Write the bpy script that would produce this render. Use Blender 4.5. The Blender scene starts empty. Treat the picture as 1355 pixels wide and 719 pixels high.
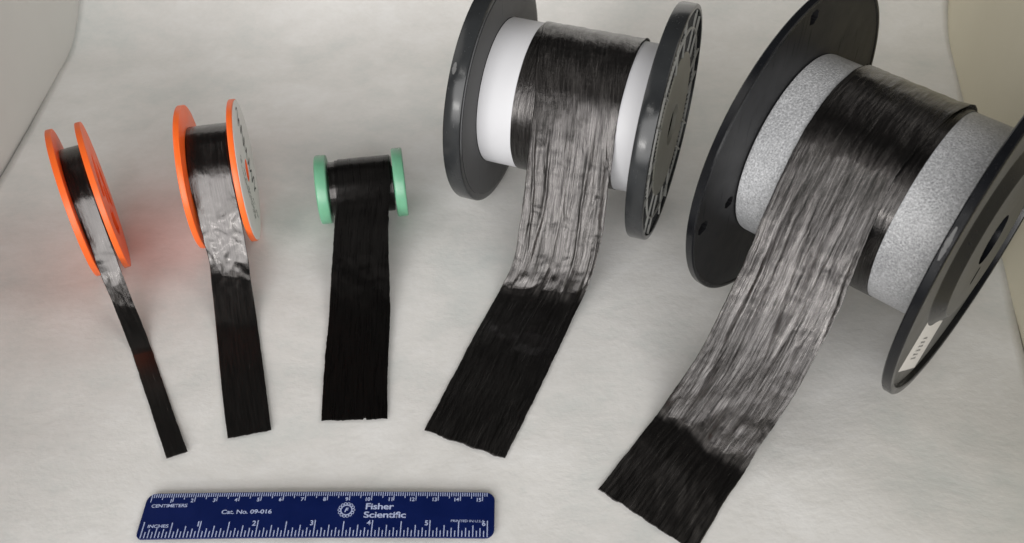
import bpy, bmesh, math, random
from mathutils import Vector, Matrix, noise
random.seed(7)
S = 0.01                       # every shape below is written in centimetres
sc = bpy.context.scene
COL = sc.collection
rad = math.radians

# ------------------------------------------------------------ camera
PITCH, ROLL, HEIGHT, FPX = 0.790715, -0.01036, 38.295, 1275.2
cd = bpy.data.cameras.new('camera')
cam = bpy.data.objects.new('camera', cd); COL.objects.link(cam); sc.camera = cam
fw = Vector((0, math.cos(PITCH), -math.sin(PITCH))); rt = Vector((1, 0, 0)); up = rt.cross(fw)
r2 = math.cos(ROLL)*rt + math.sin(ROLL)*up; u2 = -math.sin(ROLL)*rt + math.cos(ROLL)*up
cam.matrix_world = Matrix(((r2.x, u2.x, -fw.x, 0), (r2.y, u2.y, -fw.y, 0), (r2.z, u2.z, -fw.z, HEIGHT*S), (0, 0, 0, 1)))
cd.sensor_width = 36; cd.lens = 36*FPX/1355
cd.clip_start = 0.01; cd.clip_end = 100
cd.dof.use_dof = True; cd.dof.focus_distance = 0.50; cd.dof.aperture_fstop = 16

# ------------------------------------------------------------ room light
world = bpy.data.worlds.new('World'); sc.world = world; world.use_nodes = True
bg = world.node_tree.nodes['Background']
bg.inputs[0].default_value = (1.0, 0.97, 0.93, 1); bg.inputs[1].default_value = 0.05

def area(name, loc, target, sx, sy, watts, color):
    l = bpy.data.lights.new(name, 'AREA'); l.shape = 'RECTANGLE'; l.size = sx; l.size_y = sy
    l.energy = watts; l.color = color
    o = bpy.data.objects.new(name, l); COL.objects.link(o); o.location = loc
    o.rotation_euler = (Vector(target)-Vector(loc)).to_track_quat('-Z', 'Y').to_euler()
    return o
area('window_light', (-0.40, -2.60, 1.12), (0, 0.40, 0.05), 4.6, 2.5, 172, (1.0, 0.99, 0.98))
area('front_tube', (-1.10, -1.60, 0.62), (0, 0.40, 0.05), 0.9, 0.10, 9, (1.0, 0.98, 0.95))
area('ceiling_tube', (-0.72, -0.85, 1.55), (0, 0.40, 0.0), 0.8, 0.10, 2.0, (1.0, 0.98, 0.95))
for side, w in ((-1, 1.1), (1, 1.9)):  # added soft fills at both sides, there to brighten the sheet
    o = area('side_fill', (side*1.15-0.05, 0.42, 1.10), (-0.05, 0.42, 0.0), 1.1, 1.1, w, (1.0, 0.965, 0.92))
    o.data.spread = rad(85)

sc.view_settings.view_transform = 'Standard'; sc.view_settings.look = 'None'
sc.view_settings.exposure = 0.06; sc.view_settings.gamma = 1.0
sc.view_settings.use_curve_mapping = False
sc.render.engine = 'CYCLES'

# ------------------------------------------------------------ materials
class NT:
    def __init__(s, name):
        s.m = bpy.data.materials.new(name); s.m.use_nodes = True
        s.t = s.m.node_tree; s.b = s.t.nodes['Principled BSDF']
    def n(s, kind, **kw):
        nd = s.t.nodes.new(kind)
        for k, v in kw.items():
            if k.startswith('i_'):
                key = k[2:]; key = int(key) if key.isdigit() else key.replace('_', ' ')
                nd.inputs[key].default_value = v
            else: setattr(nd, k, v)
        return nd
    def l(s, a, b): s.t.links.new(a, b)
    def coord(s, which='Object', scale=(1, 1, 1), loc=(0, 0, 0)):
        c = s.n('ShaderNodeTexCoord'); mp = s.n('ShaderNodeMapping')
        mp.inputs['Scale'].default_value = scale; mp.inputs['Location'].default_value = loc
        s.l(c.outputs[which], mp.inputs[0]); return mp.outputs[0]
    def noise(s, vec, scale, detail=4, rough=0.55, dist=0.0):
        nd = s.n('ShaderNodeTexNoise'); nd.inputs['Scale'].default_value = scale
        nd.inputs['Detail'].default_value = detail; nd.inputs['Roughness'].default_value = rough
        nd.inputs['Distortion'].default_value = dist
        s.l(vec, nd.inputs['Vector']); return nd.outputs['Fac']
    def ramp(s, fac, stops):
        nd = s.n('ShaderNodeValToRGB'); e = nd.color_ramp.elements
        while len(e) < len(stops): e.new(0.5)
        for el, (p, c) in zip(e, stops):
            el.position = p; el.color = (c[0], c[1], c[2], 1) if hasattr(c, '__len__') else (c, c, c, 1)
        s.l(fac, nd.inputs[0]); return nd.outputs[0]
    def math(s, op, a, b):
        nd = s.n('ShaderNodeMath', operation=op)
        for i, x in enumerate((a, b)):
            if hasattr(x, 'links'): s.l(x, nd.inputs[i])
            else: nd.inputs[i].default_value = x
        return nd.outputs[0]
    def bump(s, height, strength, dist, prev=None):
        nd = s.n('ShaderNodeBump'); nd.inputs['Strength'].default_value = strength
        nd.inputs['Distance'].default_value = dist
        s.l(height, nd.inputs['Height'])
        if prev is not None: s.l(prev, nd.inputs['Normal'])
        return nd.outputs[0]
    def setp(s, **kw):
        for k, v in kw.items():
            inp = s.b.inputs[k.replace('_', ' ')]
            if hasattr(v, 'links'): s.l(v, inp)
            else: inp.default_value = (v[0], v[1], v[2], 1) if hasattr(v, '__len__') else v
        return s.m

def mat_plastic(name, col, rough, spec=0.5, wear=0.12, sss=0.0, bump=0.25):
    t = NT(name); v = t.coord('Object')
    n1 = t.noise(v, 60, 5); n2 = t.noise(v, 900, 2)
    c = t.ramp(n1, [(0.3, [x*(1-wear) for x in col]), (0.7, [min(1, x*(1+wear*0.6)) for x in col])])
    r = t.ramp(n1, [(0.3, max(0, rough-0.05)), (0.7, rough+0.07)])
    b = t.bump(n2, bump, 0.00006)
    vs = t.coord('Object', (1, 1, 0.06)); sc_ = t.noise(vs, 700, 2, 0.5, 0.4)
    mask = t.ramp(sc_, [(0.66, 0.0), (0.74, 1.0)])
    r = t.math('ADD', r, t.math('MULTIPLY', mask, 0.18))
    m = t.setp(Base_Color=c, Roughness=r, Specular_IOR_Level=spec, Normal=b)
    if sss:
        t.b.inputs['Subsurface Weight'].default_value = sss
        t.b.inputs['Subsurface Radius'].default_value = (0.004, 0.0015, 0.0006)
    return m

M = {}
M['orange'] = mat_plastic('orange_plastic', (0.95, 0.155, 0.022), 0.38, 0.5, 0.05, 0.25)
M['green'] = mat_plastic('green_plastic', (0.14, 0.365, 0.225), 0.30, 0.5, 0.06, 0.1)
M['grey_black'] = mat_plastic('charcoal_plastic', (0.022, 0.0235, 0.025), 0.19, 0.4, 0.2)
M['inner_grey'] = mat_plastic('matt_grey_plastic', (0.060, 0.060, 0.061), 0.55, 0.4, 0.12)
M['black'] = mat_plastic('black_plastic', (0.006, 0.0065, 0.008), 0.22, 0.32, 0.25)
M['black_face'] = mat_plastic('black_plastic_face', (0.007, 0.007, 0.008), 0.36, 0.22, 0.25)
M['web_black'] = mat_plastic('web_floor_black', (0.006, 0.006, 0.007), 0.5, 0.35, 0.1)  # recess floor coloured blacker than the flange around it
M['rib_sheen'] = mat_plastic('rib_sheen_grey', (0.34, 0.34, 0.32), 0.45, 0.5, 0.1)  # pale colour paints the reflections on the thin ribs
M['disc_grey'] = mat_plastic('grey_disc_plastic', (0.24, 0.235, 0.20), 0.5, 0.35, 0.08)
M['face_lit_grey'] = mat_plastic('lit_grey_plastic', (0.105, 0.104, 0.100), 0.45, 0.4, 0.15)  # paler grey paints the lit look of the flange faces
M['label'] = mat_plastic('label_paper', (0.72, 0.70, 0.68), 0.6, 0.3, 0.03)
M['ink'] = mat_plastic('black_ink', (0.02, 0.02, 0.025), 0.6, 0.2, 0.1)
M['ink_faint'] = mat_plastic('faded_ink', (0.09, 0.09, 0.09), 0.6, 0.2, 0.1)
M['blue'] = mat_plastic('navy_plastic', (0.003, 0.010, 0.075), 0.33, 0.2, 0.15)
M['print'] = mat_plastic('pale_print', (0.44, 0.50, 0.72), 0.55, 0.3, 0.1)
M['hole_shade'] = mat_plastic('hole_shade_black', (0.003, 0.003, 0.003), 0.9, 0.0, 0.1)  # black standing in for the shade inside holes and slots

def mat_cloth():
    t = NT('backdrop_nonwoven'); v = t.coord('Object')
    vs = t.coord('Object', (1, 1.35, 1.35))
    big = t.noise(vs, 11, 6, 0.62, 0.3); mid = t.noise(vs, 45, 5, 0.6, 0.2); fine = t.noise(vs, 300, 4, 0.6, 0.3)
    f = t.math('ADD', t.math('MULTIPLY', big, 0.55), t.math('ADD', t.math('MULTIPLY', mid, 0.3), t.math('MULTIPLY', fine, 0.15)))
    c = t.ramp(f, [(0.34, (0.600, 0.617, 0.600)), (0.5, (0.70, 0.690, 0.669)), (0.64, (0.765, 0.760, 0.748))])
    b = t.bump(big, 0.18, 0.004); b = t.bump(mid, 0.22, 0.0012, b); b = t.bump(fine, 0.3, 0.0002, b)
    return t.setp(Base_Color=c, Roughness=0.75, Specular_IOR_Level=0.25, Normal=b)
M['cloth'] = mat_cloth()

def mat_wall(name, c1, c2):
    t = NT(name); v = t.coord('Object')
    n = t.noise(v, 7, 4); f = t.noise(v, 300, 3)
    return t.setp(Base_Color=t.ramp(n, [(0.3, c1), (0.7, c2)]), Roughness=0.55, Specular_IOR_Level=0.3, Normal=t.bump(f, 0.15, 0.0002))
M['wall_grey'] = mat_wall('grey_panel', (0.52, 0.515, 0.49), (0.57, 0.565, 0.54))
M['wall_cream'] = mat_wall('cream_panel', (0.57, 0.53, 0.41), (0.62, 0.58, 0.46))
M['bench'] = mat_wall('bench_laminate', (0.30, 0.30, 0.29), (0.34, 0.34, 0.33))

def mat_tape(name, rough, relief, ior, base=0.003, streak=0.5, crinkle=0.0, aniso=0.95, seed=0.0, loose=True):
    """black fibre sheet: U runs across (m), V along the fibres (m)"""
    t = NT(name)
    va = t.coord('UV', (1, 0.022, 1), (seed, seed*0.3, 0)); vb = t.coord('UV', (1, 0.05, 1), (seed+3, 0, 0))
    vc = t.coord('UV', (1, 0.45, 1), (seed+7, 0, 0))
    fine = t.noise(va, 2600, 3, 0.7, 0.05); mid = t.noise(vb, 750, 6, 0.7, 0.1); cr = t.noise(vc, 150, 5, 0.6, 0.8)
    h = t.math('ADD', t.math('MULTIPLY', mid, 0.5), t.math('MULTIPLY', fine, 0.5))
    c = t.ramp(h, [(0.35, [base*0.55, base*0.5, base*0.5]), (0.62, [base*1.5, base*1.4, base*1.35])])
    sp_ = t.ramp(h, [(0.42, 0.5-0.46*streak), (0.58, 0.5+0.4*streak)])
    r = t.ramp(mid, [(0.3, rough-0.04), (0.7, rough+0.07)])
    ca = t.n('ShaderNodeAttribute', attribute_name='crumple' if loose else '').outputs['Fac'] if loose else 1.0
    b = t.bump(t.math('MULTIPLY', mid, ca), 0.6, 0.0007*relief); b = t.bump(t.math('MULTIPLY', fine, ca), 0.6, 0.0002*relief, b)
    if crinkle: b = t.bump(t.math('MULTIPLY', cr, ca), crinkle, 0.0018, b)
    t.b.inputs['IOR'].default_value = ior
    t.b.inputs['Specular Tint'].default_value = (1.0, 0.95, 0.93, 1)
    tn = t.n('ShaderNodeTangent', direction_type='UV_MAP'); tn.uv_map = 'UVMap'
    t.l(tn.outputs[0], t.b.inputs['Tangent'])
    t.b.inputs['Anisotropic'].default_value = aniso
    return t.setp(Base_Color=c, Roughness=r, Specular_IOR_Level=sp_, Normal=b)
M['tape_smooth'] = mat_tape('fibre_sheet_smooth', 0.21, 0.22, 1.78, streak=0.15, crinkle=0.17, aniso=0.6, seed=1)
M['tape_matt'] = mat_tape('fibre_sheet_matt', 0.28, 0.25, 1.3, streak=0.2, crinkle=0.2, seed=2)
M['tape_fibrous'] = mat_tape('fibre_sheet_fibrous', 0.22, 0.8, 1.68, streak=0.55, crinkle=0.22, seed=3)
M['tape_wide'] = mat_tape('fibre_sheet_wide', 0.22, 0.75, 1.68, streak=0.6, crinkle=0.16, seed=5)
M['wound_dark'] = mat_tape('wound_fibre', 0.22, 0.25, 1.55, streak=0.2, crinkle=0.08, seed=6, loose=False)

def mat_foam():
    t = NT('grey_foam'); v = t.coord('Object')
    vo = t.n('ShaderNodeTexVoronoi', feature='F1'); vo.inputs['Scale'].default_value = 900; t.l(v, vo.inputs['Vector'])
    n = t.noise(v, 1150, 3, 0.75); big = t.noise(v, 40, 3)
    f = t.math('ADD', t.math('MULTIPLY', vo.outputs['Distance'], 0.12), t.math('ADD', t.math('MULTIPLY', n, 0.75), t.math('MULTIPLY', big, 0.25)))
    c = t.ramp(f, [(0.38, (0.21, 0.213, 0.22)), (0.55, (0.36, 0.364, 0.374)), (0.70, (0.56, 0.565, 0.58))])
    b = t.bump(vo.outputs['Distance'], 0.45, 0.0004); b = t.bump(n, 0.5, 0.0004, b)
    t.b.inputs['Subsurface Weight'].default_value = 0.25
    t.b.inputs['Subsurface Radius'].default_value = (0.003, 0.003, 0.003)
    return t.setp(Base_Color=c, Roughness=0.34, Specular_IOR_Level=0.7, Normal=b)
M['foam'] = mat_foam()
def mat_sleeve():
    t = NT('white_paper_sleeve'); v = t.coord('Object')
    n = t.noise(v, 25, 3)
    return t.setp(Base_Color=t.ramp(n, [(0.3, (0.55, 0.55, 0.568)), (0.7, (0.59, 0.59, 0.608))]), Roughness=0.5, Specular_IOR_Level=0.35,
                  Normal=t.bump(n, 0.1, 0.002))
M['sleeve'] = mat_sleeve()

# ------------------------------------------------------------ mesh helpers
def link(o, parent=None):
    COL.objects.link(o)
    if parent is not None: o.parent = parent
    return o
def make(name, verts, faces, mat, parent=None, smooth=None, uvs=None, mats=None, fmat=None):
    me = bpy.data.meshes.new(name)
    me.from_pydata([tuple(c*S for c in v) for v in verts], [], faces)
    for m in (mats or [mat]): me.materials.append(m)
    if fmat:
        for p, i in zip(me.polygons, fmat): p.material_index = i
    if uvs:
        ul = me.uv_layers.new(name='UVMap')
        for lp in me.loops: ul.data[lp.index].uv = uvs[lp.vertex_index]
    me.update()
    if smooth is not None:
        for p in me.polygons: p.use_smooth = True
        me.set_sharp_from_angle(angle=rad(smooth))
    return link(bpy.data.objects.new(name, me), parent)
def thing(name, label, cat, loc, rz=0, group=None):
    o = bpy.data.objects.new(name, None); o.empty_display_size = 0.01; link(o)
    o.location = [c*S for c in loc]; o.rotation_euler = (0, 0, rz)
    o['label'] = label; o['category'] = cat
    if group: o['group'] = group
    return o
def lathe(name, prof, zc, mat, parent, seg=128, smooth=35, closed=True, uv=False):
    """prof: (x, r) loop revolved about the local X axis at height zc"""
    n = len(prof); V = []; F = []; U = []
    for i in range(seg + (1 if uv else 0)):
        a = 2*math.pi*i/seg
        for j, (x, r) in enumerate(prof):
            V.append((x, -r*math.cos(a), zc + r*math.sin(a))); U.append((x*S, a*r*S))
    tot = seg + (1 if uv else 0)
    for i in range(seg):
        i2 = i+1 if uv else (i+1) % seg
        for j in range(n if closed else n-1):
            k = (j+1) % n
            F.append((i*n+j, i*n+k, i2*n+k, i2*n+j))
    o = make(name, V, F, mat, parent, smooth, U if uv else None)
    bm = bmesh.new(); bm.from_mesh(o.data); bmesh.ops.recalc_face_normals(bm, faces=bm.faces); bm.to_mesh(o.data); bm.free()
    return o
def plate_profile(x0, x1, r_in, r_out, bev):
    return [(x0, r_in), (x0, r_out-bev), (x0+bev*0.3, r_out-bev*0.3), (x0+bev, r_out), (x1-bev, r_out), (x1-bev*0.3, r_out-bev*0.3), (x1, r_out-bev), (x1, r_in)]
def polar_plate(name, x0, x1, radii, nseg, solid, zc, mat, parent):
    """disc made of polar cells; solid(r, deg) says which cells exist, walls close every opening"""
    nr = len(radii); V = []; F = []
    for side in (x0, x1):
        for i in range(nseg):
            a = 2*math.pi*i/nseg
            for r in radii: V.append((side, -r*math.cos(a), zc+r*math.sin(a)))
    off = nseg*nr
    def vid(s, i, j): return s*off + (i % nseg)*nr + j
    S_ = [[solid((radii[j]+radii[j+1])/2, 360*(i+0.5)/nseg) for j in range(nr-1)] for i in range(nseg)]
    for i in range(nseg):
        for j in range(nr-1):
            if not S_[i][j]: continue
            F.append((vid(0, i, j), vid(0, i, j+1), vid(0, i+1, j+1), vid(0, i+1, j)))
            F.append((vid(1, i, j), vid(1, i+1, j), vid(1, i+1, j+1), vid(1, i, j+1)))
            if j == 0 or not S_[i][j-1]: F.append((vid(0, i, j), vid(0, i+1, j), vid(1, i+1, j), vid(1, i, j)))
            if j == nr-2 or not S_[i][j+1]: F.append((vid(0, i, j+1), vid(1, i, j+1), vid(1, i+1, j+1), vid(0, i+1, j+1)))
            if not S_[i-1][j]: F.append((vid(0, i, j), vid(1, i, j), vid(1, i, j+1), vid(0, i, j+1)))
            if not S_[(i+1) % nseg][j]: F.append((vid(0, i+1, j), vid(0, i+1, j+1), vid(1, i+1, j+1), vid(1, i+1, j)))
    o = make(name, V, F, mat, parent, 30)
    bm = bmesh.new(); bm.from_mesh(o.data)
    loose = [v for v in bm.verts if not v.link_faces]; bmesh.ops.delete(bm, geom=loose, context='VERTS')
    bmesh.ops.recalc_face_normals(bm, faces=bm.faces); bm.to_mesh(o.data); bm.free()
    if len(radii) < 14:
        md = o.modifiers.new('bevel', 'BEVEL'); md.width = 0.03*S; md.segments = 2; md.limit_method = 'ANGLE'; md.angle_limit = rad(50)
    return o

# ------------------------------------------------------------ setting: sheet, panels, bench
def right_edge(y): return 26.7 + 0.193*(y-33) + 0.12*math.sin(y*0.35)
def build_sheet():
    nx, L = 110, []
    ys = [8 + i*0.55 for i in range(int((60-8)/0.55)+1)]
    path = [(y, 0.0) for y in ys]
    y0 = path[-1][0]; Rr = 9.0
    for i in range(1, 31):
        a = rad(80)*i/30; path.append((y0+Rr*math.sin(a), Rr*(1-math.cos(a))))
    for i in range(1, 9): path.append((path[-1][0]+2*math.cos(rad(80)), path[-1][1]+2*math.sin(rad(80))))
    V = []; F = []; U = []
    for k, (y, z) in enumerate(path):
        xe = right_edge(min(y, 72)); xl = -32.0 + 0.12*math.sin(k*0.11)
        for i in range(nx+1):
            x = xl + (xe-xl)*i/nx
            w = noise.noise(Vector((x*0.07, y*0.10, z*0.08)))*0.16 + noise.noise(Vector((x*0.22, y*0.3+4, z*0.2)))*0.05
            w -= 0.12
            w += 0.10*math.exp(-((x-0.75*y+24.5 + 0.6*math.sin(y*.4))/0.5)**2)*(1 if 20 < y < 30 else 0)*0.5
            if z > 0.5: V.append((x, y-w*1.4, z))
            else: V.append((x, y, z+min(w, 0.0)))
    for k in range(len(path)-1):
        for i in range(nx):
            a = k*(nx+1)+i; F.append((a, a+1, a+nx+2, a+nx+1))
    o = make('backdrop_sheet', V, F, M['cloth'], None, 180)
    md = o.modifiers.new('thickness', 'SOLIDIFY'); md.thickness = 0.03*S; md.offset = -1
    o['kind'] = 'structure'
build_sheet()
def box(name, x0, x1, y0, y1, z0, z1, mat, parent=None, bev=0.0):
    V = [(x, y, z) for x in (x0, x1) for y in (y0, y1) for z in (z0, z1)]
    F = [(0, 1, 3, 2), (4, 6, 7, 5), (0, 4, 5, 1), (2, 3, 7, 6), (0, 2, 6, 4), (1, 5, 7, 3)]
    o = make(name, V, F, mat, parent)
    if bev:
        md = o.modifiers.new('bevel', 'BEVEL'); md.width = bev*S; md.segments = 2
    return o
o = box('benchtop', -46, 52, 5, 90, -3.4, -0.45, M['bench']); o['kind'] = 'structure'
o = box('wall_left', -34.6, -32.03, 7, 88, -0.45, 24, M['wall_grey']); o['kind'] = 'structure'
def slab(name, p, q, h, th, mat):
    d = Vector((q[0]-p[0], q[1]-p[1], 0)).normalized(); n = Vector((d.y, -d.x, 0))*th
    V = []
    for z in (-0.45, h):
        for c in (Vector((*p, 0)), Vector((*q, 0)), Vector((*q, 0))+n, Vector((*p, 0))+n): V.append((c.x, c.y, z))
    o = make(name, V, [(0, 3, 2, 1), (4, 5, 6, 7), (0, 1, 5, 4), (1, 2, 6, 5), (2, 3, 7, 6), (3, 0, 4, 7)], mat)
    o['kind'] = 'structure'; return o
slab('wall_right', (21.70, 7), (36.77, 86.0), 26, 2, M['wall_cream'])

# ------------------------------------------------------------ the five spools (x, y, yaw, flange radius, half width, thickness)
SP = {1: (-22.858, 39.673, 0.425, 4.086, 0.584, 0.316, 0.30),
      2: (-16.293, 41.843, 0.190, 3.988, 1.208, 0.327, 0.31),
      3: (-8.674, 43.052, 0.138, 1.995, 1.870, 0.652, 0.634),
      4: (3.768, 44.507, -0.354, 6.467, 4.510, 0.976, 0.958),
      5: (17.619, 35.156, -0.747, 8.289, 4.950, 0.378, 0.451)}

# small orange spool with windows in its flanges
x, y, yaw, R, hw, tl, tr = SP[1]
sp = thing('tape_spool', 'narrow orange spool with window openings in its flanges, leftmost of all', 'spool', (x, y, 0), yaw, 'orange plastic spools')
radii = [0.55, 0.75, 1.0, 1.5, 2.0, 2.3, 2.7, 3.2, 3.7, R-0.05, R]
def win(r, d):
    if 1.0 < r < 2.3:
        for c in (76, 196, 316):
            if abs((d-c+180) % 360-180) < 41: return False
    return True
polar_plate('flange', -hw-tl, -hw, radii, 144, win, R, M['orange'], sp)
polar_plate('flange', hw, hw+tr, radii, 144, win, R, M['orange'], sp)
lathe('hub', plate_profile(-hw+0.01, hw-0.01, 2.32, 2.5, 0.02), R, M['orange'], sp)
lathe('hub_web', plate_profile(-0.06, 0.06, 0.57, 2.31, 0.01), R, M['orange'], sp)
lathe('axle_sleeve', plate_profile(-hw+0.01, hw-0.01, 0.55, 0.72, 0.02), R, M['orange'], sp)

# wider orange spool with a white label
x, y, yaw, R, hw, tl, tr = SP[2]
sp = thing('tape_spool', 'wider orange spool with a round white label on its right flange', 'spool', (x, y, 0), yaw, 'orange plastic spools')
lathe('flange', plate_profile(-hw-tl, -hw, 0.62, R, 0.05), R, M['orange'], sp, 160)
lathe('flange', plate_profile(hw, hw+tr, 0.62, R, 0.05), R, M['orange'], sp, 160)
lathe('hub', plate_profile(-hw+0.01, hw-0.01, 0.62, 2.4, 0.02), R, M['orange'], sp)
xl = hw+tr
lab = lathe('label_disc', plate_profile(xl+0.002, xl+0.03, 0.66, R-0.07, 0.005), R, M['label'], sp, 160)
def stroke(name, pts, w, x_, zc, mat, parent):
    """flat ink line on a flange face: pts are (t, z) from the axle, t along local +Y"""
    V = []; F = []
    for i, (a, b) in enumerate(pts):
        p = pts[max(0, i-1)]; q = pts[min(len(pts)-1, i+1)]
        d = Vector((q[0]-p[0], q[1]-p[1])); d = d.normalized() if d.length else Vector((1, 0))
        n = Vector((-d.y, d.x))*w*0.5
        V += [(x_, a+n.x, zc+b+n.y), (x_, a-n.x, zc+b-n.y)]
    for i in range(len(pts)-1): F.append((2*i, 2*i+1, 2*i+3, 2*i+2))
    return make(name, V, F, mat, parent)
xi = xl+0.036
pts = []
for i in range(420):                     # looping handwriting running down the label
    s = i/419; zz = 3.05-5.5*s
    pts.append((1.25+0.18*math.sin(s*5)+0.42*math.sin(s*52)+0.15*math.sin(s*29+1), zz+0.10*math.cos(s*46)))
stroke('handwriting', pts, 0.13, xi, R, M['ink'], lab)
def small_lines(name, cols, z0, z1, w, x_, zc, mat, parent, th=0.07, ang=0.0):
    V = []; F = []; rnd = random.Random(3)
    for t in cols:
        z = z0
        while z > z1:
            h = rnd.uniform(0.10, 0.34); ww = th*rnd.uniform(0.6, 1.2)
            if rnd.random() < 0.8:
                b = len(V)
                for (aa, bb) in ((t-ww, z), (t+ww, z), (t+ww, z-h), (t-ww, z-h)):
                    V.append((x_, aa*math.cos(ang)-bb*math.sin(ang), zc+aa*math.sin(ang)+bb*math.cos(ang)))
                F.append((b, b+1, b+2, b+3))
            z -= h+rnd.uniform(0.05, 0.12)
    return make(name, V, F, mat, parent)
small_lines('small_print', (-1.05, -1.35, -1.62), 1.9, -2.4, 0.05, xi, R, M['ink_faint'], lab)
small_lines('small_print', (-0.55,), -1.6, -3.0, 0.05, xi, R, M['ink'], lab)

# green spool
x, y, yaw, R, hw, tl, tr = SP[3]
sp = thing('tape_spool', 'small mint green spool with thick flanges, in the middle of the row', 'spool', (x, y, 0), yaw)
for a, b in ((-hw-tl, -hw), (hw, hw+tr)):
    lathe('flange', plate_profile(a, b, 0.5, R, 0.09), R, M['green'], sp, 128, 50)
lathe('hub', plate_profile(-hw+0.01, hw-0.01, 0.5, 1.0, 0.02), R, M['green'], sp)

# charcoal spool with white sleeve
x, y, yaw, R, hw, tl, tr = SP[4]
sp = thing('tape_spool', 'large charcoal spool with a white paper sleeve around its core', 'spool', (x, y, 0), yaw)
def lipped(x0, x1, bev, face_r, recess, sgn):
    """flange: solid rim, outer face recessed inside radius face_r; sgn is the outward direction"""
    if sgn < 0: return [(-a, r) for a, r in lipped(-x1, -x0, bev, face_r, recess, 1)]
    return [(x0, 1.15), (x0, face_r+0.12-0.03), (x0, R-bev), (x0+bev*0.3, R-bev*0.3), (x0+bev, R), (x1-bev, R), (x1-bev*0.3, R-bev*0.3),
            (x1, R-bev), (x1, face_r+0.03), (x1-0.03, face_r), (x1-recess, face_r-0.02), (x1-recess, 1.15)]
lf = lathe('flange', lipped(-hw-tl, -hw, 0.10, 6.2, 0.65, -1), R, M['grey_black'], sp, 192)
rf = lathe('flange', lipped(hw, hw+tr, 0.10, 6.2, 0.65, 1), R, M['grey_black'], sp, 192)
lathe('face_disc', plate_profile(-hw+0.003, -hw+0.03, 4.15, R-0.40, 0.01), R, M['inner_grey'], sp, 192)
lathe('core', plate_profile(-hw+0.005, hw-0.005, 1.2, 4.0, 0.02), R, M['grey_black'], sp)
lathe('paper_sleeve', plate_profile(-hw+0.04, hw-0.01, 4.02, 4.10, 0.02), R, M['sleeve'], sp, 160)
xo = hw+tr
lathe('web_floor', plate_profile(xo-0.648, xo-0.60, 4.0, 6.17, 0.01), R, M['web_black'], sp, 128)
lathe('centre_disc', plate_profile(xo-0.60, xo-0.06, 1.15, 3.95, 0.06), R, M['disc_grey'], sp, 128)
lathe('centre_hole_dark', plate_profile(xo-0.30, xo-0.27, 0.05, 1.14, 0.002), R, M['hole_shade'], sp, 64)  # black disc set in the bore to paint its darkness
lathe('ring_rib', plate_profile(xo-0.60, xo-0.04, 5.17, 5.25, 0.02), R, M['rib_sheen'], sp, 128)
rib_me = None
def radial_box(name, a, r0, r1, w, x0, x1, mat, parent, tilt=0):
    ca, sa = math.cos(a), math.sin(a)
    V = []
    for xx in (x0, x1):
        for r, s in ((r0, -1), (r1, -1), (r1, 1), (r0, 1)):
            aa = a + tilt*(r-r0)
            yy = -r*math.cos(aa) + s*w*0.5*math.sin(aa); zz = r*math.sin(aa) + s*w*0.5*math.cos(aa)
            V.append((xx, yy, R+zz))
    return V, [(0, 1, 2, 3), (4, 7, 6, 5), (0, 4, 5, 1), (1, 5, 6, 2), (2, 6, 7, 3), (3, 7, 4, 0)]
for k in range(16):
    V, F = radial_box('spoke', 2*math.pi*(k+0.35)/16, 3.96, 6.17, 0.09, xo-0.598, xo-0.045, None, None, 0.03 if k % 2 else -0.03)
    make('spoke', V, F, M['rib_sheen'], sp)
V = []; F = []
for k in range(112):
    for r0, r1 in ((3.97, 5.16), (5.27, 6.16)):
        v, f = radial_box('', 2*math.pi*(k+0.5)/112, r0, r1, 0.05, xo-0.596, xo-0.12, None, None)
        b = len(V); V += v; F += [tuple(i+b for i in ff) for ff in f]
o = make('fine_ribs', V, F, M['grey_black'], sp); o['kind'] = 'stuff'
# shiny chip on the left rim
def rim_patch(name, a0, a1, x0, x1, r, mat, parent, n=10):
    V = []; F = []; rnd = random.Random(5)
    for i in range(n+1):
        a = rad(a0+(a1-a0)*i/n); t = math.sin(math.pi*i/n)
        m = (x0+x1)/2; h = (x1-x0)/2*(0.35+0.65*t)*rnd.uniform(0.75, 1.1)
        for xx in (m-h, m+h): V.append((xx, -r*math.cos(a), R+r*math.sin(a)))
    for i in range(n): F.append((2*i, 2*i+1, 2*i+3, 2*i+2))
    return make(name, V, F, mat, parent)
M['scuff'] = mat_plastic('scuffed_plastic', (0.11, 0.11, 0.11), 0.42, 0.5, 0.5)
rim_patch('scuff_mark', 39, 44.5, -hw-tl+0.14, -hw-tl+0.36, R+0.006, M['scuff'], lf)

# black spool with foam sleeve
x, y, yaw, R, hw, tl, tr = SP[5]
sp = thing('tape_spool', 'largest black spool with a speckled grey foam sleeve, at the right', 'spool', (x, y, 0), yaw)
HOLES = [(7.45, 355, 0.37), (5.32, 355, 0.33), (7.45, 175, 0.37), (7.45, 85, 0.37), (7.45, 265, 0.37)]
def slots(r, d):
    for c, a, h in HOLES:
        if r*r+c*c-2*r*c*math.cos(rad(d-a)) < h*h: return False
    return True
rr_ = [1.2, 3, 4.4, 4.8]+[5.0+0.08*i for i in range(9)]+[6.4, 7.0]+[7.08+0.08*i for i in range(11)]+[8.05]
lf = polar_plate('flange', -hw-tl+0.02, -hw, rr_, 480, slots, R, M['black_face'], sp)
lathe('rim', [(-hw-tl, 8.055), (-hw-tl, R-0.05), (-hw-tl+0.05, R), (-hw+0.0, R), (-hw+0.05, R-0.05), (-hw+0.05, 8.12), (-hw+0.0, 8.055)], R, M['black'], sp, 220)
x1 = hw+tr
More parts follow.
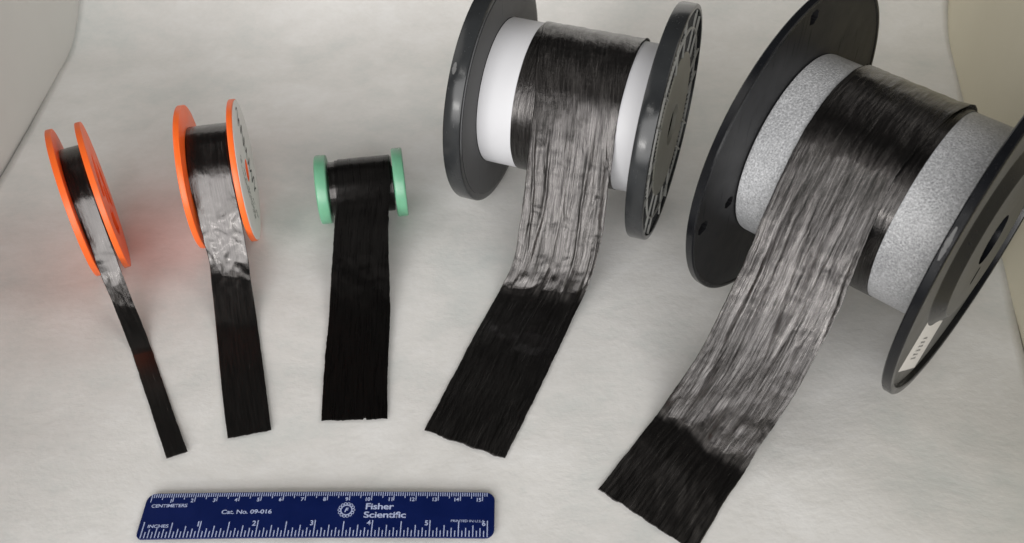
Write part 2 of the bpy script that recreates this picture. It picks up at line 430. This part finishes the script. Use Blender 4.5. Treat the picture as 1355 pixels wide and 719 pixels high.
right = [(hw, 1.25), (hw, R-0.06), (hw+0.06, R), (x1-0.06, R), (x1, R-0.06), (x1, 7.98), (x1-0.04, 7.92), (x1-0.26, 7.90), (x1-0.28, 7.86), (x1-0.28, 4.75),
         (x1-0.25, 4.62), (x1+0.14, 4.02), (x1+0.17, 3.92), (x1+0.17, 1.25)]
# split the right flange: black rim, boss wall black as in shade, faces painted grey as lit
def lathe_multi(name, prof, zc, mats, segmat, parent, seg=220):
    o = lathe(name, prof, zc, mats[0], parent, seg, 30)
    for m in mats[1:]: o.data.materials.append(m)
    n = len(prof)
    for p in o.data.polygons: p.material_index = segmat[p.index % n]
    return o
sm = [0]*len(right); sm[8] = 1; sm[12] = 1
rf = lathe_multi('flange', right, R, [M['black'], M['face_lit_grey']], sm, sp)
lathe('core', plate_profile(-hw+0.005, hw-0.005, 1.3, 4.2, 0.02), R, M['black'], sp)
lathe('foam_sleeve', [(-hw+0.01, 4.22), (-hw+0.01, 4.66), (-hw+0.06, 4.74), (-hw+0.2, 4.77), (hw-0.2, 4.77), (hw-0.06, 4.74), (hw-0.01, 4.66), (hw-0.01, 4.22)], R, M['foam'], sp, 192)
lathe('hub_hole_dark', plate_profile(x1-0.25, x1-0.23, 0.05, 1.24, 0.002), R, M['hole_shade'], sp, 64)  # black disc painting the shade inside the hub opening
def face_poly(name, pts, xx, mat, parent):
    return make(name, [(xx, a, R+b) for a, b in pts], [tuple(range(len(pts)))], mat, parent)
def slot_poly(cx_, cz_, L, W, ang, n=10):
    P = []
    for s in (1, -1):
        for i in range(n+1):
            a = math.pi*i/n - math.pi/2
            u, v = s*(L/2-W/2)+s*W/2*math.cos(a), s*W/2*math.sin(a)
            P.append((cx_+u*math.cos(ang)-v*math.sin(ang), cz_+u*math.sin(ang)+v*math.cos(ang)))
    return P
face_poly('drive_slot_dark', slot_poly(-0.42, -1.98, 0.95, 0.34, rad(55)), x1+0.173, M['hole_shade'], rf)  # flat black patch painted as the dark of a slot
ca, sa = math.cos(rad(-39.5)), math.sin(rad(-39.5))
cx_, cz_ = -3.02, -5.02
lb = []
for u, v in ((-2.2, -1.35), (2.2, -1.35), (2.2, 1.35), (-2.2, 1.35)): lb.append((cx_+u*ca-v*sa, cz_+u*sa+v*ca))
lbl = face_poly('paper_label', lb, x1-0.272, M['label'], rf)
V = []; F = []; rnd = random.Random(11)
for row in range(6):
    u = -0.8+0.05*row
    while u < 0.55:
        w = rnd.uniform(0.02, 0.06); v0 = -0.75+row*0.22; h = rnd.uniform(0.06, 0.12)
        b = len(V)
        for a_, b_ in ((u, v0), (u+w, v0), (u+w, v0+h), (u, v0+h)): V.append((x1-0.268, cx_+a_*ca-b_*sa, R+cz_+a_*sa+b_*ca))
        F.append((b, b+1, b+2, b+3)); u += w+rnd.uniform(0.03, 0.08)
make('label_print', V, F, M['ink_faint'], lbl)
def rim_scuff():
    rim_patch('scuff_mark', 27.5, 37.5, hw+0.10, hw+0.30, R+0.006, M['scuff'], rf, 16)
rim_scuff()

# ------------------------------------------------------------ the tapes
def cyl(k, deg, ax, r):
    x, y, yaw, R = SP[k][:4]; a = rad(deg)
    A = Vector((math.cos(yaw), math.sin(yaw), 0)); Fv = Vector((math.sin(yaw), -math.cos(yaw), 0))
    return Vector((x, y, R)) + A*ax + r*(math.cos(a)*Fv + math.sin(a)*Vector((0, 0, 1)))
def catmull(P, per):
    out = []; n = len(P)
    for i in range(n-1):
        p0 = P[max(i-1, 0)]; p1 = P[i]; p2 = P[i+1]; p3 = P[min(i+2, n-1)]
        d = [max((b-a).length, 1e-4)**0.5 for a, b in ((p0, p1), (p1, p2), (p2, p3))]
        t0 = 0; t1 = d[0] if i > 0 else d[1]; t2 = t1+d[1]; t3 = t2+(d[2] if i < n-2 else d[1])
        if i == 0: p0 = p1-(p2-p1)
        if i == n-2: p3 = p2+(p2-p1)
        m = max(2, int((p2-p1).length/per))
        for j in range(m):
            t = t1+(t2-t1)*j/m
            A1 = p0*((t1-t)/(t1-t0))+p1*((t-t0)/(t1-t0)); A2 = p1*((t2-t)/(t2-t1))+p2*((t-t1)/(t2-t1)); A3 = p2*((t3-t)/(t3-t2))+p3*((t-t2)/(t3-t2))
            B1 = A1*((t2-t)/(t2-t0))+A2*((t-t0)/(t2-t0)); B2 = A2*((t3-t)/(t3-t1))+A3*((t-t1)/(t3-t1))
            out.append(B1*((t2-t)/(t2-t1))+B2*((t-t1)/(t2-t1)))
    out.append(P[-1]); return out
def resample(P, n):
    L = [0]
    for a, b in zip(P, P[1:]): L.append(L[-1]+(b-a).length)
    out = []; j = 0
    for i in range(n+1):
        s = L[-1]*i/n
        while j < len(P)-2 and L[j+1] < s: j += 1
        t = (s-L[j])/max(L[j+1]-L[j], 1e-9); out.append(P[j].lerp(P[j+1], min(max(t, 0), 1)))
    return out, L[-1]
def smooth(P, it):
    for _ in range(it):
        P = [P[0]]+[(P[i-1]+P[i]*2+P[i+1])/4 for i in range(1, len(P)-1)]+[P[-1]]
    return P
def strip(k, r, al, ar, det, air, mat, parent, wr, wf, cross=0.0, start=150, al_top=None, ar_top=None, rag=0.02, seed=0, nick=None, nu=56, zk=1.2, roll=0.008, fold=0.0, lift=0.0):
    CL = []; CR = []; deg = start
    while deg > det:
        s = (deg-det)/(start-det)
        CL.append(cyl(k, deg, al if al_top is None else al+(al_top-al)*min(1, max(0, (deg-det)/70)), r))
        CR.append(cyl(k, deg, ar if ar_top is None else ar+(ar_top-ar)*min(1, max(0, (deg-det)/70)), r)); deg -= 7
    ncyl = len(CL)
    CL += [Vector(a) for a, b in air]; CR += [Vector(b) for a, b in air]
    per = 0.09
    C0 = [(a+b)/2 for a, b in zip(CL, CR)]
    # sample both edges with the same parameter
    def cat2(P):
        out = []; n = len(P)
        for i in range(n-1):
            m = max(2, int((C0[i+1]-C0[i]).length/per))
            seg = catmull([P[max(i-1, 0)], P[i], P[i+1], P[min(i+2, n-1)]], 1e9) if False else None
            p0 = P[i-1] if i else P[i]*2-P[i+1]; p1 = P[i]; p2 = P[i+1]; p3 = P[i+2] if i < n-2 else p2*2-p1
            c0 = C0[i-1] if i else C0[i]*2-C0[i+1]; c1 = C0[i]; c2 = C0[i+1]; c3 = C0[i+2] if i < n-2 else c2*2-c1
            t0 = 0; t1 = (c1-c0).length**0.5; t2 = t1+(c2-c1).length**0.5; t3 = t2+(c3-c2).length**0.5
            for j in range(m):
                t = t1+(t2-t1)*j/m
                A1 = p0*((t1-t)/(t1-t0))+p1*((t-t0)/(t1-t0)); A2 = p1*((t2-t)/(t2-t1))+p2*((t-t1)/(t2-t1)); A3 = p2*((t3-t)/(t3-t2))+p3*((t-t2)/(t3-t2))
                B1 = A1*((t2-t)/(t2-t0))+A2*((t-t0)/(t2-t0)); B2 = A2*((t3-t)/(t3-t1))+A3*((t-t1)/(t3-t1))
                out.append(B1*((t2-t)/(t2-t1))+B2*((t-t1)/(t2-t1)))
        out.append(P[-1]); return out
    PL = smooth(cat2(CL), 6); PR = smooth(cat2(CR), 6); n = len(PL)
    V = []; U = []; CR_ = []; s = 0.0
    x, y, yaw, R = SP[k][:4]; axis = Vector((math.cos(yaw), math.sin(yaw), 0)); cc = Vector((x, y, R))
    for i in range(n):
        a, b = PL[i], PR[i]; m = (a+b)/2
        if i: s += (m-(PL[i-1]+PR[i-1])/2).length
        tg = ((PL[min(i+1, n-1)]+PR[min(i+1, n-1)])-(PL[max(i-1, 0)]+PR[max(i-1, 0)])).normalized()
        nm = tg.cross(b-a).normalized()
        W = (b-a).length; kw = min(1.0, W/4)
        q = m-cc; q -= axis*q.dot(axis)
        free = min(1.0, max(0.0, (q.length-r-0.02)/0.5))     # 0 on the roll, 1 in the air
        amp = 0.22+0.78*free
        if i > n*0.4: amp *= 0.10+0.90*min(1, max(0, m.z-zk*0.25)/(zk*0.5))
        ea = noise.noise(Vector((s*1.3, seed, 0)))*rag + noise.noise(Vector((s*5, seed, 3)))*rag*0.6
        eb = noise.noise(Vector((s*1.3, seed, 9)))*rag + noise.noise(Vector((s*5, seed, 13)))*rag*0.6
        for j in range(nu+1):
            t = j/nu; u = t*W
            p = a.lerp(b, t) + (b-a).normalized()*(ea*(1-t)+eb*t)
            h = noise.noise(Vector((u*wf, s*wf*0.10, seed)))*wr + noise.noise(Vector((u*wf*2.7, s*wf*0.22, seed+5)))*wr*0.45
            if cross:
                h += noise.noise(Vector((u*1.1+3, s*0.9, seed+8)))*cross + abs(noise.noise(Vector((u*1.7, s*2.2, seed+20))))*cross*0.6
            h = (h+wr*0.6)*amp
            if i > n*0.4 and m.z < zk+2.5:      # the kink where the sheet meets the ground is uneven
                g = math.exp(-((m.z-zk)/0.8)**2)
                h += g*(noise.noise(Vector((u*0.8, s*0.7, seed+50)))*0.13+noise.noise(Vector((u*2.4, s*1.4, seed+60)))*0.06)*kw
            if free < 1:
                h += (1-free)*roll*(noise.noise(Vector((u*1.6, s*0.9, seed+70)))+0.6*noise.noise(Vector((u*5, s*1.3, seed+75)))+0.9)
            if fold and free > 0:
                h -= free*min(1, m.z/1.5)*fold*(max(0, 0.10-abs(noise.noise(Vector((u*0.75+noise.noise(Vector((u*0.6, s*0.22, seed)))*0.22, s*0.07, seed+80)))))*9
                              + max(0, 0.07-abs(noise.noise(Vector((u*2.1, s*0.13, seed+90)))))*6)
            if lift and t > 0.8: h += lift*((t-0.8)/0.2)**2*min(1.0, i/12)*max(0, 1-i/(n*0.24))
            p = p+nm*h
            if i < n*0.75:
                w_ = p-cc; w_ -= axis*w_.dot(axis)
                if w_.length < r: p += w_.normalized()*(r-w_.length)
            if i > n*0.6: p.z = max(p.z, 0.03)
            if i == n-1:
                p += tg*(noise.noise(Vector((u*1.5, seed, 31)))*0.10+noise.noise(Vector((u*7, seed, 41)))*0.03)
                if nick and abs(u-nick) < 0.05: p -= tg*0.22
            V.append(tuple(p)); U.append(((u+seed)*S, s*S)); CR_.append(1.0 if i < n*0.4 else 0.04+0.96*min(1, max(0, (m.z-zk*0.35)/(zk*0.5))))
    F = []
    for i in range(n-1):
        for j in range(nu):
            a = i*(nu+1)+j; F.append((a, a+nu+1, a+nu+2, a+1))
    # shapes were made in world centimetres: bring them into the parent's frame
    inv = Matrix.Rotation(-yaw, 4, 'Z') @ Matrix.Translation((-x, -y, 0))
    V = [tuple(inv @ Vector(v)) for v in V]
    o = make('loose_end', V, F, mat, parent, 180, U)
    at = o.data.attributes.new('crumple', 'FLOAT', 'POINT')
    for i, c in enumerate(CR_): at.data[i].value = c
    md = o.modifiers.new('thickness', 'SOLIDIFY'); md.thickness = 0.018*S; md.offset = -1
    return o
def wound(k, r, a, b, mat, parent, name='wound_roll', inner=None, seed=0, amp=0.012):
    R = SP[k][3]; seg = 220; n = 26
    V = []; F = []; U = []
    for i in range(seg+1):
        an = 2*math.pi*(i % seg)/seg; am = 2*math.pi*i/seg
        for j in range(n+1):
            x = a+(b-a)*j/n
            rr = r+amp*noise.noise(Vector((x*4, math.cos(an)*2, math.sin(an)*2+seed)))
            if j in (0, n): x += 0.02*noise.noise(Vector((math.cos(an)*3, math.sin(an)*3, seed+j)))
            V.append((x, -rr*math.cos(an), R+rr*math.sin(an))); U.append(((x+seed)*S, am*r*S))
        for x in (b-0.002, a+0.002):
            V.append((x, -(inner or r-0.3)*math.cos(an), R+(inner or r-0.3)*math.sin(an))); U.append((x*S, am*r*S))
    m = n+3
    for i in range(seg):
        for j in range(m):
            k2 = (j+1) % m
            F.append((i*m+j, i*m+k2, (i+1)*m+k2, (i+1)*m+j))
    o = make(name, V, F, mat, parent, 40, U)
    at = o.data.attributes.new('crumple', 'FLOAT', 'POINT')
    for d in at.data: d.value = 1.0
    return o

x, y, yaw = SP[1][:3]
tp = thing('fibre_tape', 'narrowest black fibre tape, unrolling from the leftmost orange spool', 'tape', (x, y, 0), yaw, 'black fibre tapes unrolled towards the ruler')
wound(1, 2.90, -0.565, 0.52, M['wound_dark'], tp, inner=2.52, seed=1)
strip(1, 2.925, -0.50, 0.45, 34, [((-21.90,36.40,4.03),(-20.96,36.67,4.03)), ((-21.73,35.90,2.87),(-20.73,36.16,2.87)), ((-21.58,35.61,2.03),(-20.49,35.70,2.03)), ((-21.16,34.87,1.29),(-20.11,34.97,1.29)), ((-20.54,33.71,0.55),(-19.52,33.91,0.55)), ((-19.88,32.54,0.09),(-18.92,32.79,0.09)),
      ((-18.11, 29.15, .04), (-17.23, 29.51, .04)), ((-16.33, 25.72, .04), (-15.43, 26.13, .04))],
      M['tape_smooth'], tp, 0.015, 2.2, 0.035, seed=1.3, nu=30, zk=1.7)
x, y, yaw = SP[2][:3]
tp = thing('fibre_tape', 'glossy black fibre tape lying straight from the orange spool with the white label', 'tape', (x, y, 0), yaw, 'black fibre tapes unrolled towards the ruler')
wound(2, 2.735, -1.19, 1.19, M['wound_dark'], tp, inner=2.42, seed=2, amp=0.006)
strip(2, 2.765, -1.12, 0.98, 34, [((-16.68,38.21,3.63),(-14.49,38.41,3.63)), ((-16.50,37.57,2.39),(-14.37,37.72,2.39)), ((-16.39,37.14,1.61),(-14.28,37.23,1.61)), ((-16.17,35.94,0.73),(-14.03,36.02,0.73)), ((-15.78,34.25,0.17),(-13.58,34.28,0.17)),
      ((-15.45,33.0,.05),(-13.25,33.05,.05)), ((-14.68, 30.2, .04), (-12.54, 30.5, .04)), ((-13.67, 26.79, .04), (-11.66, 27.25, .04))],
      M['tape_smooth'], tp, 0.008, 1.2, 0.075, seed=2.7, rag=0.012, zk=1.7)
x, y, yaw = SP[3][:3]
tp = thing('fibre_tape', 'matt black fibre tape hanging from the green spool, nicked at its end', 'tape', (x, y, 0), yaw, 'black fibre tapes unrolled towards the ruler')
wound(3, 1.56, -1.78, 1.80, M['wound_dark'], tp, inner=1.02, seed=3)
wound(3, 1.61, -1.42, 1.76, M['tape_matt'], tp, 'wound_layer', inner=1.58, seed=3.5, amp=0.006)
strip(3, 1.66, -1.22, 1.72, 45, [((-9.86, 40.9, 2.35), (-6.9, 41.1, 2.35)), ((-9.91, 40.0, 1.9), (-6.9, 40.1, 1.9)), ((-9.92, 38.79, 1.3), (-6.85, 38.80, 1.3)), ((-9.88, 36.54, .6), (-6.66, 36.42, .6)),
      ((-9.76, 34.37, .25), (-6.5, 34.35, .25)), ((-9.67, 32.16, .08), (-6.42, 32.16, .08)), ((-9.54, 30.2, .04), (-6.32, 30.2, .04)), ((-9.33, 27.8, .04), (-6.11, 27.87, .04))],
      M['tape_matt'], tp, 0.02, 1.1, 0.03, start=140, seed=3.9, nick=2.12, rag=0.03)
x, y, yaw = SP[4][:3]
tp = thing('fibre_tape', 'wide crumpled fibre tape unrolling over the white sleeve of the charcoal spool', 'tape', (x, y, 0), yaw, 'black fibre tapes unrolled towards the ruler')
wound(4, 4.13, -2.52, 3.10, M['tape_fibrous'], tp, inner=4.105, seed=4, amp=0.008)
strip(4, 4.17, -1.36, 3.09, 36, [((0.96,40.17,6.95),(5.29,39.28,6.95)), ((0.75,39.18,5.21),(5.05,38.37,5.21)), ((0.50,38.35,3.53),(4.84,37.39,3.53)), ((0.19,37.45,1.93),(4.47,36.57,1.93)), ((-0.10,36.94,1.05),(4.20,36.07,1.05)), ((-0.61,36.27,0.33),(3.56,34.98,0.33)), ((-1.34,34.76,0.05),(2.67,32.94,0.05)),
      ((-2.22,32.59,0.05),(1.81,30.83,0.05)), ((-3.29, 29.8, .04), (.68, 28.13, .04)), ((-4.31, 27.15, .04), (-.43, 25.56, .04))],
      M['tape_fibrous'], tp, 0.10, 1.1, 0.06, al_top=-2.45, seed=4.4, rag=0.028, nu=110, zk=1.05, roll=0.03, fold=0.10, lift=0.07)
x, y, yaw = SP[5][:3]
tp = thing('fibre_tape', 'widest streaked grey-black fibre tape, pulled from the foam-covered black spool', 'tape', (x, y, 0), yaw, 'black fibre tapes unrolled towards the ruler')
wound(5, 4.81, -3.0, 2.22, M['tape_wide'], tp, inner=4.78, seed=5, amp=0.02)
strip(5, 4.90, -3.02, 1.42, 38, [((11.58,32.85,8.83),(15.15,29.83,8.83)), ((10.81,31.79,6.73),(14.58,28.87,6.73)), ((9.73,30.50,4.25),(13.57,27.68,4.25)), ((8.75,29.38,2.59),(12.51,26.48,2.59)), ((7.79,28.57,1.25),(11.36,25.35,1.25)), ((7.03,27.86,0.41),(10.53,24.37,0.41)), ((6.16,26.89,0.05),(9.53,23.19,0.05)), ((5.01,25.37,0.05),(8.60,21.80,0.05)),
      ((3.84, 23.84, .04), (7.74, 20.62, .04))],
      M['tape_wide'], tp, 0.045, 1.4, 0.035, al_top=-3.0, ar_top=2.0, seed=5.5, rag=0.022, nu=110, zk=0.9, roll=0.03, fold=0.045, lift=0.13)

# ------------------------------------------------------------ ruler
RX, RY, RA, RW = -16.451, 21.538, -0.0073, 2.205
def arch(u): return 0.02+0.13*(1-((u-7.6)/7.9)**2)
rl = thing('ruler', 'navy blue six inch plastic ruler with white markings lying in front of the tapes', 'ruler', (RX, RY, 0), RA)
def ruler_plate():
    u0, u1, v0, v1, rr, th = -0.22, 15.55, -0.04, RW+0.05, 0.42, 0.085
    out = []
    for cx, cy, a0 in ((u1-rr, v1-rr, 0), (u0+rr, v1-rr, 90), (u0+rr*0.7, v0+rr*0.7, 180), (u1-rr, v0+rr, 270)):
        q = rr*0.7 if a0 == 180 else rr
        for i in range(9):
            a = rad(a0+90*i/8); out.append((cx+q*math.cos(a), cy+q*math.sin(a)))
    # dense outline so that the arch is smooth
    dense = []
    for i, p in enumerate(out):
        q = out[(i+1) % len(out)]; n = max(1, int(math.dist(p, q)/0.5))
        for j in range(n): dense.append((p[0]+(q[0]-p[0])*j/n, p[1]+(q[1]-p[1])*j/n))
    bm = bmesh.new()
    fs = bm.faces.new([bm.verts.new((u*S, v*S, 0)) for u, v in dense])
    for c in range(1, 32):
        g = bm.verts[:]+bm.edges[:]+bm.faces[:]
        bmesh.ops.bisect_plane(bm, geom=g, plane_co=((u0+c*0.5)*S, 0, 0), plane_no=(1, 0, 0))
    ret = bmesh.ops.extrude_face_region(bm, geom=bm.faces[:])
    for e in ret['geom']:
        if isinstance(e, bmesh.types.BMVert): e.co.z = th*S
    for v in bm.verts: v.co.z += arch(v.co.x/S)*S
    bmesh.ops.recalc_face_normals(bm, faces=bm.faces)
    me = bpy.data.meshes.new('plate'); bm.to_mesh(me); bm.free(); me.materials.append(M['blue'])
    for p in me.polygons: p.use_smooth = True
    me.set_sharp_from_angle(angle=rad(30))
    o = link(bpy.data.objects.new('plate', me), rl)
    md = o.modifiers.new('bevel', 'BEVEL'); md.width = 0.018*S; md.segments = 2; md.limit_method = 'ANGLE'; md.angle_limit = rad(50)
    return o
plate = ruler_plate()
TOP = 0.085+0.006
V = []; F = []
def tick(u, v0, v1, w):
    b = len(V)
    for uu, vv in ((u-w/2, v0), (u+w/2, v0), (u+w/2, v1), (u-w/2, v1)): V.append((uu, vv, arch(uu)+TOP))
    F.append((b, b+1, b+2, b+3))
for i in range(0, 153):
    L = 0.43 if i % 10 == 0 else (0.31 if i % 5 == 0 else 0.2)
    tick(i*0.1, RW+0.02-L, RW+0.02, 0.034)
make('centimetre_scale', V, F, M['print'], plate)
V = []; F = []
for i in range(0, 97):
    L = 0.80 if i % 16 == 0 else (0.74 if i % 8 == 0 else (0.56 if i % 4 == 0 else (0.43 if i % 2 == 0 else 0.30)))
    tick(i*2.54/16, 0.0, L, 0.042)
make('inch_scale', V, F, M['print'], plate)
def text(body, u0, v0, w, h, bold=0.0, right=False, name='lettering', shear=0.0):
    cu = bpy.data.curves.new('t', 'FONT'); cu.body = body; cu.size = 1; cu.offset = bold; cu.resolution_u = 4; cu.shear = shear
    cu.space_character = 0.95
    ob = bpy.data.objects.new('t', cu); COL.objects.link(ob)
    dg = bpy.context.evaluated_depsgraph_get(); me = bpy.data.meshes.new_from_object(ob.evaluated_get(dg))
    bpy.data.objects.remove(ob); bpy.data.curves.remove(cu)
    xs = [v.co.x for v in me.vertices]; ys = [v.co.y for v in me.vertices]
    x0, x1, y0, y1 = min(xs), max(xs), min(ys), max(ys)
    sy = h/(y1-y0); sx = w/(x1-x0) if w else sy*1.0
    if right: u0 = u0-(x1-x0)*sx
    for v in me.vertices:
        uu = u0+(v.co.x-x0)*sx; vv = v0+(v.co.y-y0)*sy
        v.co = (uu*S, vv*S, (arch(uu)+TOP)*S)
    me.materials.clear(); me.materials.append(M['print']); me.name = name
    return link(bpy.data.objects.new(name, me), plate)
for i in range(1, 16): text(str(i), i-0.06, 1.76, 0, 0.19, 0.02, True, 'number')
for i in range(1, 7): text(str(i), i*2.54-0.08, 0.54, 0, 0.25, 0.02, True, 'number')
text('CENTIMETERS', 0.10, 1.52, 1.62, 0.165, 0.012)
text('INCHES', 0.20, 0.50, 0.92, 0.16, 0.012)
text('Cat. No. 09-016', 3.35, 1.14, 2.25, 0.21, 0.012)
text('Fisher', 9.78, 1.33, 1.26, 0.31, 0.016)
text('Scientific', 9.73, 0.91, 1.88, 0.31, 0.016)
text('PRINTED IN U.S.A.', 13.62, 0.72, 1.52, 0.115, 0.0)
# emblem: an F in a ring of small circles
V = []; F = []
def ring(cx, cy, r, w, n=24):
    b = len(V)
    for i in range(n):
        a = 2*math.pi*i/n
        for q in (r-w/2, r+w/2):
            uu = cx+q*math.cos(a); V.append((uu, cy+q*math.sin(a), arch(uu)+TOP))
    for i in range(n): F.append((b+2*i, b+2*i+1, b+2*((i+1) % n)+1, b+2*((i+1) % n)))
EX, EY = 8.93, 1.30
ring(EX, EY, 0.235, 0.03, 40)
for i in range(14):
    a = 2*math.pi*i/14; ring(EX+0.315*math.cos(a), EY+0.315*math.sin(a), 0.06, 0.026, 14)
make('emblem', V, F, M['print'], plate)
text('F', EX-0.075, EY-0.11, 0.17, 0.22, 0.03, shear=0.25)
